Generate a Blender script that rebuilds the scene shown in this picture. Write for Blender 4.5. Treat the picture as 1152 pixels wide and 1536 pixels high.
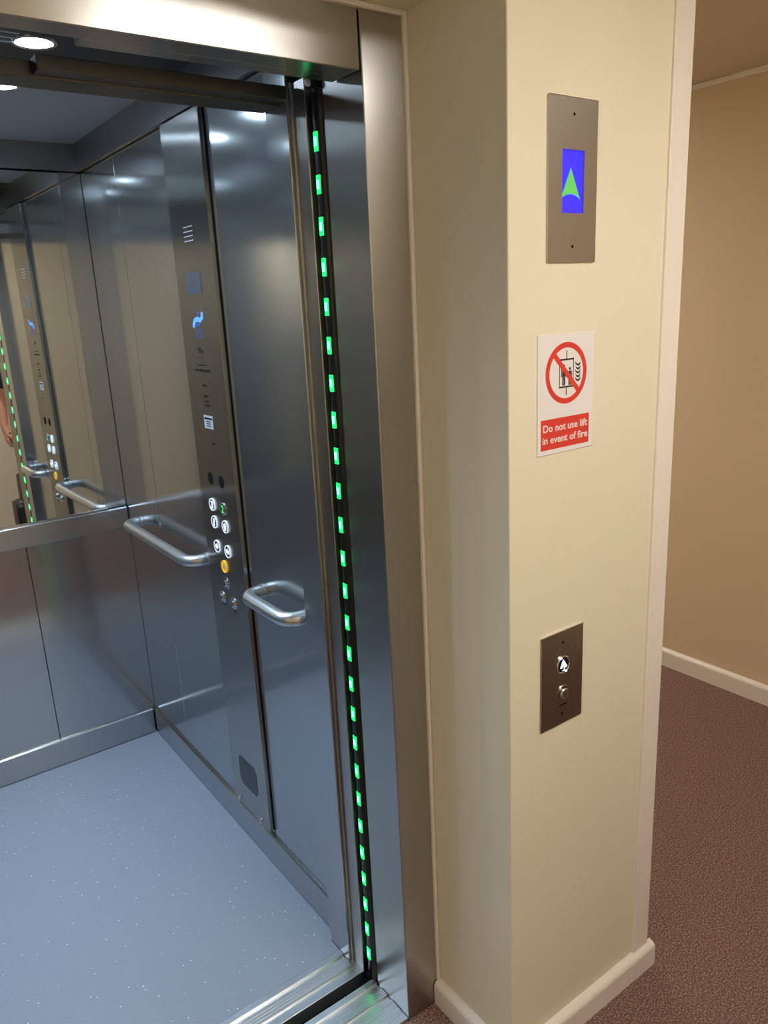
import bpy, bmesh, math, random
from mathutils import Vector, Matrix
random.seed(7)
for o in list(bpy.data.objects):
    bpy.data.objects.remove(o, do_unlink=True)
S = bpy.context.scene
COL = S.collection

# ------------------------------------------------------------------ camera
cd = bpy.data.cameras.new('camera')
cam = bpy.data.objects.new('camera', cd)
COL.objects.link(cam)
cd.sensor_fit = 'VERTICAL'
cd.sensor_height = 36.0
cd.lens = 1154.57 / 1536 * 36.0
cd.clip_start = 0.02
R_ = Vector((0.8049, -0.5915, -0.0477)); U_ = Vector((0.1937, 0.1859, 0.9633)); D_ = Vector((0.5609, 0.7846, -0.2642))
m = Matrix((R_, U_, -D_)).transposed().to_4x4()
m.translation = Vector((-0.9241, -0.9192, 1.6293))
cam.matrix_world = m
S.camera = cam

# ------------------------------------------------------------------ world, exposure
w = bpy.data.worlds.new('world')
S.world = w
w.use_nodes = True
w.node_tree.nodes['Background'].inputs[0].default_value = (0.02, 0.02, 0.02, 1)
w.node_tree.nodes['Background'].inputs[1].default_value = 0.2
S.view_settings.view_transform = 'Standard'
S.view_settings.look = 'None'
S.view_settings.exposure = 0.06
S.view_settings.gamma = 1.0
S.view_settings.use_curve_mapping = False
S.cycles.sample_clamp_indirect = 6.0
LANDING_LAMP = 23.0       # emission strength of the landing ceiling panel and the added fill panels
CAR_LAMP = 30.0            # emission strength of one car downlight lens
CAR_SPOT = 19.0           # watts of one car downlight beam

# ------------------------------------------------------------------ measures (metres)
YF, YJ, YL = 0.241, 0.360, 0.384      # portal front, jamb back edge, landing sill back edge
YC, YS = 0.417, 0.511                 # car sill front and back
XJ, XO = -0.095, -0.008               # portal opening right side, frame outer edge
XW = -0.0855                          # car right wall panels
YB = 1.8916                           # car back wall
ZS = 0.007                            # sills, car floor
XL = -1.187                           # car left wall
XJL = -0.995                          # portal opening left side

# ------------------------------------------------------------------ material helpers
def srgb(r, g, b):
    f = lambda c: (c / 255 / 12.92) if c / 255 <= 0.04045 else ((c / 255 + 0.055) / 1.055) ** 2.4
    return (f(r), f(g), f(b), 1)
def new_mat(name):
    mt = bpy.data.materials.new(name); mt.use_nodes = True
    nt = mt.node_tree
    return mt, nt, nt.nodes['Principled BSDF']
def plain(name, col, rough=0.5, metal=0.0, noise=0.0, nscale=8.0, bump=0.0, bscale=200.0, spec=0.5):
    mt, nt, p = new_mat(name)
    p.inputs['Base Color'].default_value = col
    p.inputs['Roughness'].default_value = rough
    p.inputs['Metallic'].default_value = metal
    p.inputs['Specular IOR Level'].default_value = spec
    tc = nt.nodes.new('ShaderNodeTexCoord')
    if noise > 0:
        n = nt.nodes.new('ShaderNodeTexNoise'); n.inputs['Scale'].default_value = nscale; n.inputs['Detail'].default_value = 4
        nt.links.new(tc.outputs['Object'], n.inputs['Vector'])
        mx = nt.nodes.new('ShaderNodeMix'); mx.data_type = 'RGBA'
        mx.inputs[6].default_value = tuple(c * (1 - noise) for c in col[:3]) + (1,)
        mx.inputs[7].default_value = tuple(min(1, c * (1 + noise)) for c in col[:3]) + (1,)
        nt.links.new(n.outputs['Fac'], mx.inputs[0]); nt.links.new(mx.outputs[2], p.inputs['Base Color'])
    if bump > 0:
        n2 = nt.nodes.new('ShaderNodeTexNoise'); n2.inputs['Scale'].default_value = bscale; n2.inputs['Detail'].default_value = 3
        nt.links.new(tc.outputs['Object'], n2.inputs['Vector'])
        b = nt.nodes.new('ShaderNodeBump'); b.inputs['Strength'].default_value = bump; b.inputs['Distance'].default_value = 0.002
        nt.links.new(n2.outputs['Fac'], b.inputs['Height']); nt.links.new(b.outputs['Normal'], p.inputs['Normal'])
    return mt
def emit(name, col, strength, base=(0.02, 0.02, 0.02, 1)):
    mt, nt, p = new_mat(name)
    p.inputs['Base Color'].default_value = base
    p.inputs['Emission Color'].default_value = col
    p.inputs['Emission Strength'].default_value = strength
    return mt
def steel(name, col, rough, aniso, grain='Z', smudge=0.06, wave=0.0, grain_amt=0.0, haze=0.0):
    """brushed stainless steel; grain = axis the brush lines follow, highlights spread across it"""
    mt, nt, p = new_mat(name)
    L = nt.links.new
    p.inputs['Metallic'].default_value = 1.0
    p.inputs['Anisotropic'].default_value = aniso
    geo = nt.nodes.new('ShaderNodeNewGeometry')
    ax = {'X': (1, 0, 0), 'Y': (0, 1, 0), 'Z': (0, 0, 1)}[grain]
    if aniso > 0:
        cr = nt.nodes.new('ShaderNodeVectorMath'); cr.operation = 'CROSS_PRODUCT'
        cr.inputs[1].default_value = tuple(a + e for a, e in zip(ax, (0.013, 0.017, 0.011)))
        L(geo.outputs['Normal'], cr.inputs[0]); L(cr.outputs[0], p.inputs['Tangent'])
    # brush lines: noise stretched along the grain
    mp = nt.nodes.new('ShaderNodeMapping')
    mp.inputs['Scale'].default_value = tuple(4.0 if a else 700.0 for a in ax)
    L(geo.outputs['Position'], mp.inputs['Vector'])
    n = nt.nodes.new('ShaderNodeTexNoise'); n.inputs['Scale'].default_value = 1.0; n.inputs['Detail'].default_value = 2
    L(mp.outputs[0], n.inputs['Vector'])
    # smudges and wiping marks
    mp2 = nt.nodes.new('ShaderNodeMapping')
    mp2.inputs['Scale'].default_value = tuple(1.6 if a else 5.0 for a in ax)
    L(geo.outputs['Position'], mp2.inputs['Vector'])
    n2 = nt.nodes.new('ShaderNodeTexNoise'); n2.inputs['Scale'].default_value = 2.2; n2.inputs['Detail'].default_value = 4; n2.inputs['Distortion'].default_value = 0.6
    L(mp2.outputs[0], n2.inputs['Vector'])
    def lin(src, a, c):
        q = nt.nodes.new('ShaderNodeMath'); q.operation = 'MULTIPLY_ADD'
        L(src, q.inputs[0]); q.inputs[1].default_value = a; q.inputs[2].default_value = c
        return q.outputs[0]
    r1 = lin(n2.outputs['Fac'], smudge * 2, rough - smudge)
    ad = nt.nodes.new('ShaderNodeMath'); ad.operation = 'ADD'
    L(r1, ad.inputs[0]); L(lin(n.outputs['Fac'], grain_amt, -grain_amt / 2), ad.inputs[1])
    L(ad.outputs[0], p.inputs['Roughness'])
    p.inputs['Base Color'].default_value = col
    if haze > 0:   # second, softer lobe of the worn sheet
        p2 = nt.nodes.new('ShaderNodeBsdfPrincipled')
        p2.inputs['Base Color'].default_value = col; p2.inputs['Metallic'].default_value = 1.0
        p2.inputs['Roughness'].default_value = 0.42
        ms = nt.nodes.new('ShaderNodeMixShader'); ms.inputs[0].default_value = haze
        out = nt.nodes['Material Output']
        L(p.outputs[0], ms.inputs[1]); L(p2.outputs[0], ms.inputs[2]); L(ms.outputs[0], out.inputs['Surface'])
    if wave > 0:
        n3 = nt.nodes.new('ShaderNodeTexNoise'); n3.inputs['Scale'].default_value = 3.0; n3.inputs['Detail'].default_value = 1
        L(geo.outputs['Position'], n3.inputs['Vector'])
        b = nt.nodes.new('ShaderNodeBump'); b.inputs['Strength'].default_value = wave; b.inputs['Distance'].default_value = 0.01
        L(n3.outputs['Fac'], b.inputs['Height']); L(b.outputs['Normal'], p.inputs['Normal'])
    return mt

STEEL = (0.50, 0.515, 0.525, 1)
M = {}
M['cream'] = plain('cream_paint', srgb(229, 219, 193), 0.45, noise=0.03, nscale=5, bump=0.12, bscale=35)
M['tan'] = plain('corridor_dimmed_paint', srgb(218, 196, 164), 0.5, noise=0.03, nscale=4, bump=0.12, bscale=35)  # paint darkened in colour for the weaker light in the corridor
M['white'] = plain('white_gloss', srgb(236, 226, 214), 0.35, noise=0.03, nscale=14, bump=0.1, bscale=60)
M['ceil'] = plain('ceiling_paint', srgb(212, 198, 178), 0.8, noise=0.02, bump=0.2, bscale=120)
M['wall_steel'] = steel('car_wall_steel', STEEL, 0.13, 0.3, 'Z', smudge=0.04, haze=0.2)
M['cop_steel'] = steel('control_panel_steel', (0.44, 0.44, 0.43, 1), 0.25, 0.95, 'Z', smudge=0.03)
M['frame_steel'] = steel('portal_steel', (0.47, 0.455, 0.435, 1), 0.28, 0.85, 'Z', smudge=0.012)
M['header_steel'] = steel('header_steel', (0.52, 0.505, 0.485, 1), 0.23, 0.85, 'X', smudge=0.03)
M['plate_steel'] = steel('fixture_plate_steel', (0.52, 0.48, 0.43, 1), 0.3, 0.6, 'Z', smudge=0.03)
M['dimmed_plate'] = steel('call_plate_steel', (0.36, 0.32, 0.28, 1), 0.28, 0.5, 'Z', smudge=0.03)  # call plate steel, the dark floor it reflects put into the colour
M['band_steel'] = steel('skirting_steel', (0.48, 0.49, 0.51, 1), 0.25, 0.6, 'X', smudge=0.04)
M['band_steel_y'] = steel('side_skirting_steel', (0.48, 0.49, 0.51, 1), 0.25, 0.6, 'Y', smudge=0.04)
M['transom_steel'] = steel('transom_steel', (0.15, 0.13, 0.115, 1), 0.4, 0.4, 'X', smudge=0.03)
M['rail'] = steel('handrail_steel', (0.70, 0.71, 0.72, 1), 0.33, 0.0, 'Y', smudge=0.03)
M['chrome'] = plain('chrome', (0.75, 0.75, 0.76, 1), 0.12, 1.0)
M['alu'] = steel('sill_aluminium', (0.74, 0.76, 0.79, 1), 0.3, 0.5, 'X', smudge=0.04)
M['black'] = plain('black_plastic', (0.006, 0.007, 0.006, 1), 0.32, noise=0.1)
M['shaft'] = plain('shaft_dark', (0.012, 0.012, 0.013, 1), 0.8, noise=0.2)
M['dark_ceiling'] = plain('dark_front_ceiling', (0.012, 0.013, 0.017, 1), 0.5, 0.0, noise=0.1)
M['car_ceiling'] = plain('car_ceiling_paint', (0.33, 0.35, 0.38, 1), 0.45, 0.2, noise=0.04, nscale=3)
M['frieze'] = steel('frieze_steel', (0.36, 0.36, 0.37, 1), 0.34, 0.4, 'Y', smudge=0.03)
mt, nt, p = new_mat('mirror_glass'); M['mirror'] = mt
p.inputs['Base Color'].default_value = (0.86, 0.88, 0.88, 1); p.inputs['Metallic'].default_value = 1; p.inputs['Roughness'].default_value = 0.012
M['screen_blue'] = emit('blue_screen', (0.035, 0.012, 1.0, 1), 0.95)
M['screen_green'] = emit('green_arrow', (0.14, 0.70, 0.10, 1), 0.9)
M['screen_teal'] = emit('arrow_outline', (0.10, 0.55, 0.62, 1), 0.9)
M['led'] = emit('green_led', (0.005, 1.0, 0.13, 1), 2.2)
M['led_core'] = emit('green_led_core', (0.12, 1.0, 0.50, 1), 5.0)
M['white_glow'] = emit('white_glow', (0.72, 0.84, 1.0, 1), 2.0)
M['ring_glow'] = emit('ring_glow', (0.72, 0.84, 1.0, 1), 0.55, base=(0.5, 0.5, 0.5, 1))
M['green_glow'] = emit('green_glow', (0.10, 0.8, 0.22, 1), 0.8)
M['yellow_button'] = emit('yellow_glow', (1.0, 0.55, 0.03, 1), 0.35, base=(0.7, 0.42, 0.03, 1))
M['green_button'] = plain('green_button', (0.01, 0.11, 0.03, 1), 0.25)
M['navy'] = plain('navy_button_face', (0.006, 0.007, 0.02, 1), 0.2)
M['display_glass'] = plain('grey_display_glass', (0.06, 0.075, 0.09, 1), 0.2)
M['blue_glow'] = emit('blue_glow', (0.10, 0.36, 1.0, 1), 1.3)
M['blue_dim'] = emit('dim_blue_glow', (0.05, 0.12, 0.75, 1), 0.45)
M['engrave'] = plain('engraved_black', (0.006, 0.006, 0.006, 1), 0.8, spec=0.1)
M['sign_white'] = plain('sign_white', srgb(232, 225, 222), 0.35, noise=0.015)
M['sign_red'] = plain('sign_red', srgb(214, 62, 50), 0.35, noise=0.02)
M['sign_black'] = plain('sign_black', srgb(38, 36, 38), 0.4)
M['label_white'] = plain('label_white', (0.45, 0.47, 0.5, 1), 0.4)
M['car_lamp'] = emit('car_lamp', (0.64, 0.82, 1.0, 1), CAR_LAMP)
M['landing_lamp'] = emit('landing_lamp', (1.0, 0.955, 0.89, 1), LANDING_LAMP)
# blue-grey safety vinyl with sparkling flecks
mt, nt, p = new_mat('blue_grey_vinyl'); M['vinyl'] = mt
geo = nt.nodes.new('ShaderNodeNewGeometry')
vo = nt.nodes.new('ShaderNodeTexVoronoi'); vo.inputs['Scale'].default_value = 58.0
nt.links.new(geo.outputs['Position'], vo.inputs['Vector'])
th = nt.nodes.new('ShaderNodeMath'); th.operation = 'LESS_THAN'; th.inputs[1].default_value = 0.10
nt.links.new(vo.outputs['Distance'], th.inputs[0])
sp = nt.nodes.new('ShaderNodeSeparateColor'); nt.links.new(vo.outputs['Color'], sp.inputs[0])
pick = nt.nodes.new('ShaderNodeMath'); pick.operation = 'GREATER_THAN'; pick.inputs[1].default_value = 0.6
nt.links.new(sp.outputs[0], pick.inputs[0])
fl = nt.nodes.new('ShaderNodeMath'); fl.operation = 'MULTIPLY'
nt.links.new(th.outputs[0], fl.inputs[0]); nt.links.new(pick.outputs[0], fl.inputs[1])
nz = nt.nodes.new('ShaderNodeTexNoise'); nz.inputs['Scale'].default_value = 500; nz.inputs['Detail'].default_value = 2
nt.links.new(geo.outputs['Position'], nz.inputs['Vector'])
m1 = nt.nodes.new('ShaderNodeMix'); m1.data_type = 'RGBA'
m1.inputs[6].default_value = (0.24, 0.27, 0.33, 1); m1.inputs[7].default_value = (0.32, 0.36, 0.43, 1)
nt.links.new(nz.outputs['Fac'], m1.inputs[0])
m2 = nt.nodes.new('ShaderNodeMix'); m2.data_type = 'RGBA'; m2.inputs[7].default_value = (0.85, 0.88, 0.9, 1)
nt.links.new(fl.outputs[0], m2.inputs[0]); nt.links.new(m1.outputs[2], m2.inputs[6]); nt.links.new(m2.outputs[2], p.inputs['Base Color'])
p.inputs['Roughness'].default_value = 0.42
# brown loop-pile carpet
mt, nt, p = new_mat('brown_carpet'); M['carpet'] = mt
geo = nt.nodes.new('ShaderNodeNewGeometry')
n1 = nt.nodes.new('ShaderNodeTexNoise'); n1.inputs['Scale'].default_value = 230; n1.inputs['Detail'].default_value = 4; n1.inputs['Roughness'].default_value = 0.7
nt.links.new(geo.outputs['Position'], n1.inputs['Vector'])
cr = nt.nodes.new('ShaderNodeValToRGB')
cr.color_ramp.elements[0].position = 0.36; cr.color_ramp.elements[0].color = srgb(80, 60, 56)
cr.color_ramp.elements[1].position = 0.66; cr.color_ramp.elements[1].color = srgb(182, 152, 139)
e = cr.color_ramp.elements.new(0.5); e.color = srgb(122, 95, 87)
nt.links.new(n1.outputs['Fac'], cr.inputs[0]); nt.links.new(cr.outputs[0], p.inputs['Base Color'])
p.inputs['Roughness'].default_value = 0.95; p.inputs['Specular IOR Level'].default_value = 0.1
b = nt.nodes.new('ShaderNodeBump'); b.inputs['Strength'].default_value = 0.4; b.inputs['Distance'].default_value = 0.003
nt.links.new(n1.outputs['Fac'], b.inputs['Height']); nt.links.new(b.outputs['Normal'], p.inputs['Normal'])
# cream wall plaster of the vent mesh: fine perforation
mt, nt, p = new_mat('perforated_steel'); M['perf'] = mt
p.inputs['Metallic'].default_value = 0.6; p.inputs['Roughness'].default_value = 0.5
geo = nt.nodes.new('ShaderNodeNewGeometry')
vv = nt.nodes.new('ShaderNodeTexVoronoi'); vv.inputs['Scale'].default_value = 260; vv.inputs['Randomness'].default_value = 0.0
nt.links.new(geo.outputs['Position'], vv.inputs['Vector'])
cr = nt.nodes.new('ShaderNodeValToRGB'); cr.color_ramp.elements[0].position = 0.42; cr.color_ramp.elements[0].color = (0.01, 0.01, 0.012, 1)
cr.color_ramp.elements[1].position = 0.5; cr.color_ramp.elements[1].color = (0.22, 0.24, 0.25, 1)
nt.links.new(vv.outputs['Distance'], cr.inputs[0]); nt.links.new(cr.outputs[0], p.inputs['Base Color'])

# ------------------------------------------------------------------ object helpers
WLOC = {}
def wl(o):
    return WLOC[o.name] if o else Vector((0, 0, 0))
def tag(o, label=None, cat=None, group=None, kind=None):
    if label: o['label'] = label
    if cat: o['category'] = cat
    if group: o['group'] = group
    if kind: o['kind'] = kind
    return o
def thing(name, loc, label, cat, group=None):
    o = bpy.data.objects.new(name, None); COL.objects.link(o)
    o.empty_display_size = 0.05; o.location = loc; WLOC[o.name] = Vector(loc)
    return tag(o, label, cat, group)
def link_mesh(name, me, mat, parent=None, origin=None, smooth=False):
    """mesh in world coordinates -> object with its origin at the middle of its base, parented"""
    vs = [v.co for v in me.vertices]
    lo = Vector([min(v[i] for v in vs) for i in range(3)]); hi = Vector([max(v[i] for v in vs) for i in range(3)])
    og = Vector(origin) if origin is not None else Vector(((lo.x + hi.x) / 2, (lo.y + hi.y) / 2, lo.z))
    me.transform(Matrix.Translation(-og))
    if isinstance(mat, str): mat = M[mat]
    me.materials.clear(); me.materials.append(mat)
    if smooth:
        for f in me.polygons: f.use_smooth = True
    o = bpy.data.objects.new(name, me); COL.objects.link(o)
    WLOC[o.name] = og
    if parent:
        o.parent = parent; o.location = og - wl(parent)
    else:
        o.location = og
    return o
def from_bm(name, bm, mat, parent=None, smooth=False, origin=None):
    me = bpy.data.meshes.new(name); bm.normal_update(); bm.to_mesh(me); bm.free()
    return link_mesh(name, me, mat, parent, origin, smooth)
def bm_box(bm, x0, x1, y0, y1, z0, z1, bev=0.0, seg=1):
    g = bmesh.ops.create_cube(bm, size=1.0)
    vs = g['verts']
    for v in vs:
        v.co = Vector((x0 if v.co.x < 0 else x1, y0 if v.co.y < 0 else y1, z0 if v.co.z < 0 else z1))
    if bev > 0:
        es = list({e for v in vs for e in v.link_edges})
        bmesh.ops.bevel(bm, geom=es, offset=bev, segments=seg, affect='EDGES', profile=0.5)
def box(name, x0, x1, y0, y1, z0, z1, mat, parent=None, bev=0.0, seg=1):
    bm = bmesh.new(); bm_box(bm, x0, x1, y0, y1, z0, z1, bev, seg)
    return from_bm(name, bm, mat, parent)
def struct(o, label=None):
    o['kind'] = 'structure'
    if label: o['label'] = label
    return o
def extrude_profile(name, prof, axis, a0, a1, mat, parent=None, smooth=False):
    """closed profile [(u, v)] swept along axis 'X' (u=y, v=z) or 'Y' (u=x, v=z) or 'Z' (u=x, v=y)"""
    def P(u, v, a):
        return {'X': (a, u, v), 'Y': (u, a, v), 'Z': (u, v, a)}[axis]
    n = len(prof)
    vs = [P(u, v, a0) for u, v in prof] + [P(u, v, a1) for u, v in prof]
    fs = [(i, (i + 1) % n, n + (i + 1) % n, n + i) for i in range(n)] + [tuple(range(n)), tuple(range(2 * n - 1, n - 1, -1))]
    bm = bmesh.new()
    bv = [bm.verts.new(v) for v in vs]
    for f in fs: bm.faces.new([bv[i] for i in f])
    bmesh.ops.recalc_face_normals(bm, faces=bm.faces)
    return from_bm(name, bm, mat, parent, smooth)
def slab(name, pts, plane, base, thick, mat, parent=None):
    """flat polygon of real thickness. plane 'Y': pts (x, z), front face at y=base-thick, back at y=base;
    plane 'X': pts (y, z), front face at x=base-thick"""
    def P(u, v, d):
        return (u, d, v) if plane == 'Y' else (d, u, v)
    bm = bmesh.new()
    n = len(pts)
    a = [bm.verts.new(P(u, v, base - thick)) for u, v in pts]
    c = [bm.verts.new(P(u, v, base)) for u, v in pts]
    bm.faces.new(a); bm.faces.new(c[::-1])
    for i in range(n):
        bm.faces.new([a[i], c[i], c[(i + 1) % n], a[(i + 1) % n]])
    bmesh.ops.recalc_face_normals(bm, faces=bm.faces)
    return from_bm(name, bm, mat, parent)
def ring_pts(cu, cv, r, n=40):
    return [(cu + r * math.cos(2 * math.pi * i / n), cv + r * math.sin(2 * math.pi * i / n)) for i in range(n)]
def disc(name, cu, cv, r, plane, base, thick, mat, parent=None, n=36, r2=None):
    """round slab with a chamfered rim, or a ring when r2 (inner radius) is given"""
    def P(u, v, d):
        return (u, d, v) if plane == 'Y' else (d, u, v)
    bm = bmesh.new()
    ch = min(thick * 0.35, r * 0.12)
    loops = [[(r, 0)], [(r, thick - ch)], [(r - ch, thick)]]
    if r2: loops += [[(r2 + ch, thick)], [(r2, thick - ch)], [(r2, 0)]]
    rows = []
    for ((rr, d),) in loops:
        rows.append([bm.verts.new(P(cu + rr * math.cos(2 * math.pi * i / n), cv + rr * math.sin(2 * math.pi * i / n), base - d)) for i in range(n)])
    k = len(rows)
    for a in range(k - 1 if not r2 else k):
        A, B = rows[a], rows[(a + 1) % k]
        for i in range(n):
            bm.faces.new([A[i], A[(i + 1) % n], B[(i + 1) % n], B[i]])
    if not r2:
        bm.faces.new(rows[-1]); bm.faces.new(rows[0][::-1])
    bmesh.ops.recalc_face_normals(bm, faces=bm.faces)
    return from_bm(name, bm, mat, parent)
def tube(name, path, r, mat, parent=None, n=16, caps=True):
    bm = bmesh.new()
    pts = [Vector(p) for p in path]
    rows = []
    up = Vector((0, 0, 1))
    for i, p in enumerate(pts):
        t = (pts[min(i + 1, len(pts) - 1)] - pts[max(i - 1, 0)]).normalized()
        ref = up if abs(t.dot(up)) < 0.95 else Vector((1, 0, 0))
        a = t.cross(ref).normalized(); b = t.cross(a).normalized()
        rr = r[i] if isinstance(r, (list, tuple)) else r
        rows.append([bm.verts.new(p + a * rr * math.cos(2 * math.pi * k / n) + b * rr * math.sin(2 * math.pi * k / n)) for k in range(n)])
    for A, B in zip(rows, rows[1:]):
        for k in range(n):
            bm.faces.new([A[k], A[(k + 1) % n], B[(k + 1) % n], B[k]])
    if caps:
        bm.faces.new(rows[0][::-1]); bm.faces.new(rows[-1])
    bmesh.ops.recalc_face_normals(bm, faces=bm.faces)
    return from_bm(name, bm, mat, parent, smooth=True)
def text_mesh(name, body, plane, u0, u1, vbase, cap, base, thick, mat, parent=None, bold=0.0, flip=False):
    """lettering stretched to span u0..u1, capitals 'cap' tall; plane 'Y' reads along +x, plane 'X' (facing -x) reads along -y"""
    cu = bpy.data.curves.new(name, 'FONT'); cu.body = body; cu.size = 1.0; cu.offset = bold; cu.extrude = 0.5; cu.resolution_u = 3
    ob = bpy.data.objects.new(name, cu); COL.objects.link(ob)
    dg = bpy.context.evaluated_depsgraph_get()
    me = bpy.data.meshes.new_from_object(ob.evaluated_get(dg))
    bpy.data.objects.remove(ob, do_unlink=True); bpy.data.curves.remove(cu)
    xs = [v.co.x for v in me.vertices]
    x0, x1 = min(xs), max(xs)
    s = (u1 - u0) / (x1 - x0)
    for v in me.vertices:
        a, bb, d = v.co
        u = u0 + (a - x0) * s; vv = vbase + bb / 0.72 * cap
        dep = base - thick * (d + 0.5)
        v.co = (u, dep, vv) if plane == 'Y' else (dep, u, vv)
    if plane == 'X':
        me.flip_normals()
    return link_mesh(name, me, mat, parent)

# ------------------------------------------------------------------ the setting: landing and corridor
ZC = 2.342
fl = struct(box('floor', -3.6, 1.895, -1.55, 0.241, -0.06, 0.0, 'carpet'), 'brown flecked loop pile carpet of the landing and corridor')
bm = bmesh.new(); bm_box(bm, 0.3, 1.895, 0.2405, 4.0, -0.06, 0.0); from_bm('carpet_strip', bm, 'carpet', fl)
cl = struct(box('ceiling', -3.6, 1.895, -1.55, 0.05, ZC, ZC + 0.06, 'ceil'), 'pale matt ceiling of the landing and corridor')
box('ceiling_board', 0.3, 1.895, 0.05, 4.0, ZC, ZC + 0.06, 'ceil', cl)
struct(box('wall_front_right', 0.0, 0.464, 0.0, 4.0, 0.0, ZC, 'cream', bev=0.0015), 'cream painted pier between the lift recess and the corridor')
struct(box('wall_front_top', -1.09, 0.0, 0.0, 0.37, 2.1, ZC, 'cream'), 'cream painted wall above the lift recess')
struct(box('wall_front_left', -3.6, -1.09, 0.0, 0.37, 0.0, ZC, 'cream'), 'cream painted wall on the other side of the lift recess')
struct(box('wall_right', 1.895, 1.99, -1.55, 4.0, 0.0, ZC, 'tan'), 'corridor wall, its weaker light put into a tan colour')
struct(box('wall_corridor_end', 0.464, 1.895, 4.0, 4.1, 0.0, ZC, 'tan'), 'end wall of the corridor in the same dimmed tan colour')
struct(box('wall_back', -3.6, 1.895, -1.65, -1.55, 0.0, ZC, 'cream'), 'cream painted wall facing the lift')
struct(box('wall_left', -3.7, -3.6, -1.55, 0.0, 0.0, ZC, 'cream'), 'cream painted side wall of the landing')

def bullnose(t, h, sgn=-1, base=0.0):
    """skirting profile in (u, z): u grows away from the wall by sgn"""
    pr = [(0, 0), (t, 0), (t, h - 0.016)]
    for i in range(1, 7):
        a = math.pi / 2 * i / 6
        pr.append((t - 0.014 + 0.014 * math.cos(a), h - 0.016 + 0.014 * math.sin(a)))
    pr.append((0, h + 0.0))
    return [(base + sgn * u, v) for u, v in pr]
BT = 0.018
struct(extrude_profile('baseboard_front', bullnose(BT, 0.066), 'X', 0.0, 0.464 + BT, 'white'), 'white bullnose skirting below the call plate')
struct(extrude_profile('baseboard_recess', bullnose(BT, 0.066), 'Y', -BT, YF - 0.002, 'white'), 'white bullnose skirting in the lift recess')
struct(extrude_profile('baseboard_pier', bullnose(BT, 0.066, 1, 0.464), 'Y', 0.0, 4.0, 'white'), 'white skirting on the corridor side of the pier')
struct(extrude_profile('baseboard_right', bullnose(0.018, 0.079, -1, 1.895), 'Y', -1.55, 4.0, 'white'), 'white skirting along the corridor wall')
struct(extrude_profile('baseboard_back', bullnose(BT, 0.07, 1, -1.55), 'X', -3.6, 1.877, 'white'), 'white skirting along the wall facing the lift')
struct(extrude_profile('baseboard_left', bullnose(BT, 0.07, 1, -3.6), 'Y', -1.53, 0.0, 'white'), 'white skirting along the landing side wall')
struct(extrude_profile('baseboard_front_left', bullnose(BT, 0.066), 'X', -3.58, -1.09, 'white'), 'white skirting on the far side of the recess')
struct(box('trim_1', 0.410, 0.466, -0.006, 0.05, 0.066, ZC, 'white', bev=0.002), 'white corner board on the edge of the pier')
struct(box('trim_2', 1.883, 1.895, -1.55, 4.0, ZC - 0.020, ZC, 'white', bev=0.003), 'thin white bead under the corridor ceiling')
t3 = struct(box('trim_3', -0.0085, 0.0, YF - 0.007, YF + 0.01, 0.06, 2.1, 'white', bev=0.002), 'white filler bead between the steel frame and the cream recess')
box('bead', -1.09, -0.0085, YF - 0.007, YF + 0.01, 2.0915, 2.1, 'white', t3, bev=0.002)

# ------------------------------------------------------------------ landing portal of the lift
fr = thing('lift_door_frame', (-0.545, YF + 0.06, 0.0), 'brushed steel door frame around the open lift entrance', 'door frame')
box('jamb', XJ, XO, YF, YJ, 0.0, 2.0915, 'frame_steel', fr, bev=0.0015)
box('jamb', -1.082, XJL, YF, YJ, 0.0, 2.0915, 'frame_steel', fr, bev=0.0015)
box('header', XJL + 0.001, XJ - 0.0035, YF + 0.001, 0.292, 2.0, 2.0915, 'header_steel', fr, bev=0.0015)
box('header_lip', -0.535, XJ - 0.0035, 0.2925, 0.326, 2.0005, 2.012, 'header_steel', fr, bev=0.001)
box('rear_lip', XJ + 0.001, XJ + 0.008, YJ, YJ + 0.006, ZS, 2.02, 'frame_steel', fr)
for x in (-0.110, -0.068):
    box('gap_glint', x - 0.006, x + 0.006, 0.385, 0.395, 2.008, 2.02, 'sign_white', fr, bev=0.003)  # white blocks standing for glints of light through the gap
def sill_profile(y0, y1, bands, z=ZS, zb=-0.03, depth=0.006):
    """bands: list of (y_start, y_end, kind) kind f=flat raised, r=ribbed raised; the gaps between are grooves"""
    top = []
    for a, b_, k in bands:
        top.append((a, z - depth))
        if k == 'f':
            top += [(a, z - 0.0008), (a + 0.0008, z), (b_ - 0.0008, z), (b_, z - 0.0008)]
        else:
            n = int(k[1:]); stp = (b_ - a) / n
            for i in range(n):
                s = a + i * stp
                top += [(s, z - 0.0022), (s + stp * 0.2, z), (s + stp * 0.8, z), (s + stp * 0.98, z - 0.0022)]
        top.append((b_, z - depth))
    return [(y0, zb)] + [(y0, top[0][1])] + top[1:-1] + [(y1, top[-1][1]), (y1, zb)]
ls = thing('landing_sill', (-0.55, 0.31, 0.0), 'ribbed aluminium door sill on the landing side of the dark gap', 'door sill')
extrude_profile('track', sill_profile(YF + 0.002, YL, [(YF + 0.002, 0.309, 'r9'), (0.323, 0.353, 'r5'), (0.367, YL, 'f')]), 'X', XJL + 0.001, XJ - 0.0012, 'alu', ls)
cs = thing('car_sill', (-0.55, 0.46, 0.0), 'ribbed aluminium door sill at the edge of the blue lift floor', 'door sill')
extrude_profile('track', sill_profile(YC, YS, [(YC, 0.437, 'f'), (0.448, 0.480, 'r4'), (0.493, YS, 'f')]), 'X', XJL - 0.02, -0.1135, 'alu', cs)
box('end_block', -0.1125, -0.1017, YC, 0.4655, -0.03, ZS - 0.001, 'alu', cs)
struct(box('floor_pit', XJL - 0.1, -0.0, 0.245, 0.60, -0.5, -0.45, 'shaft'), 'dark bottom of the gap between the sills')

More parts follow.
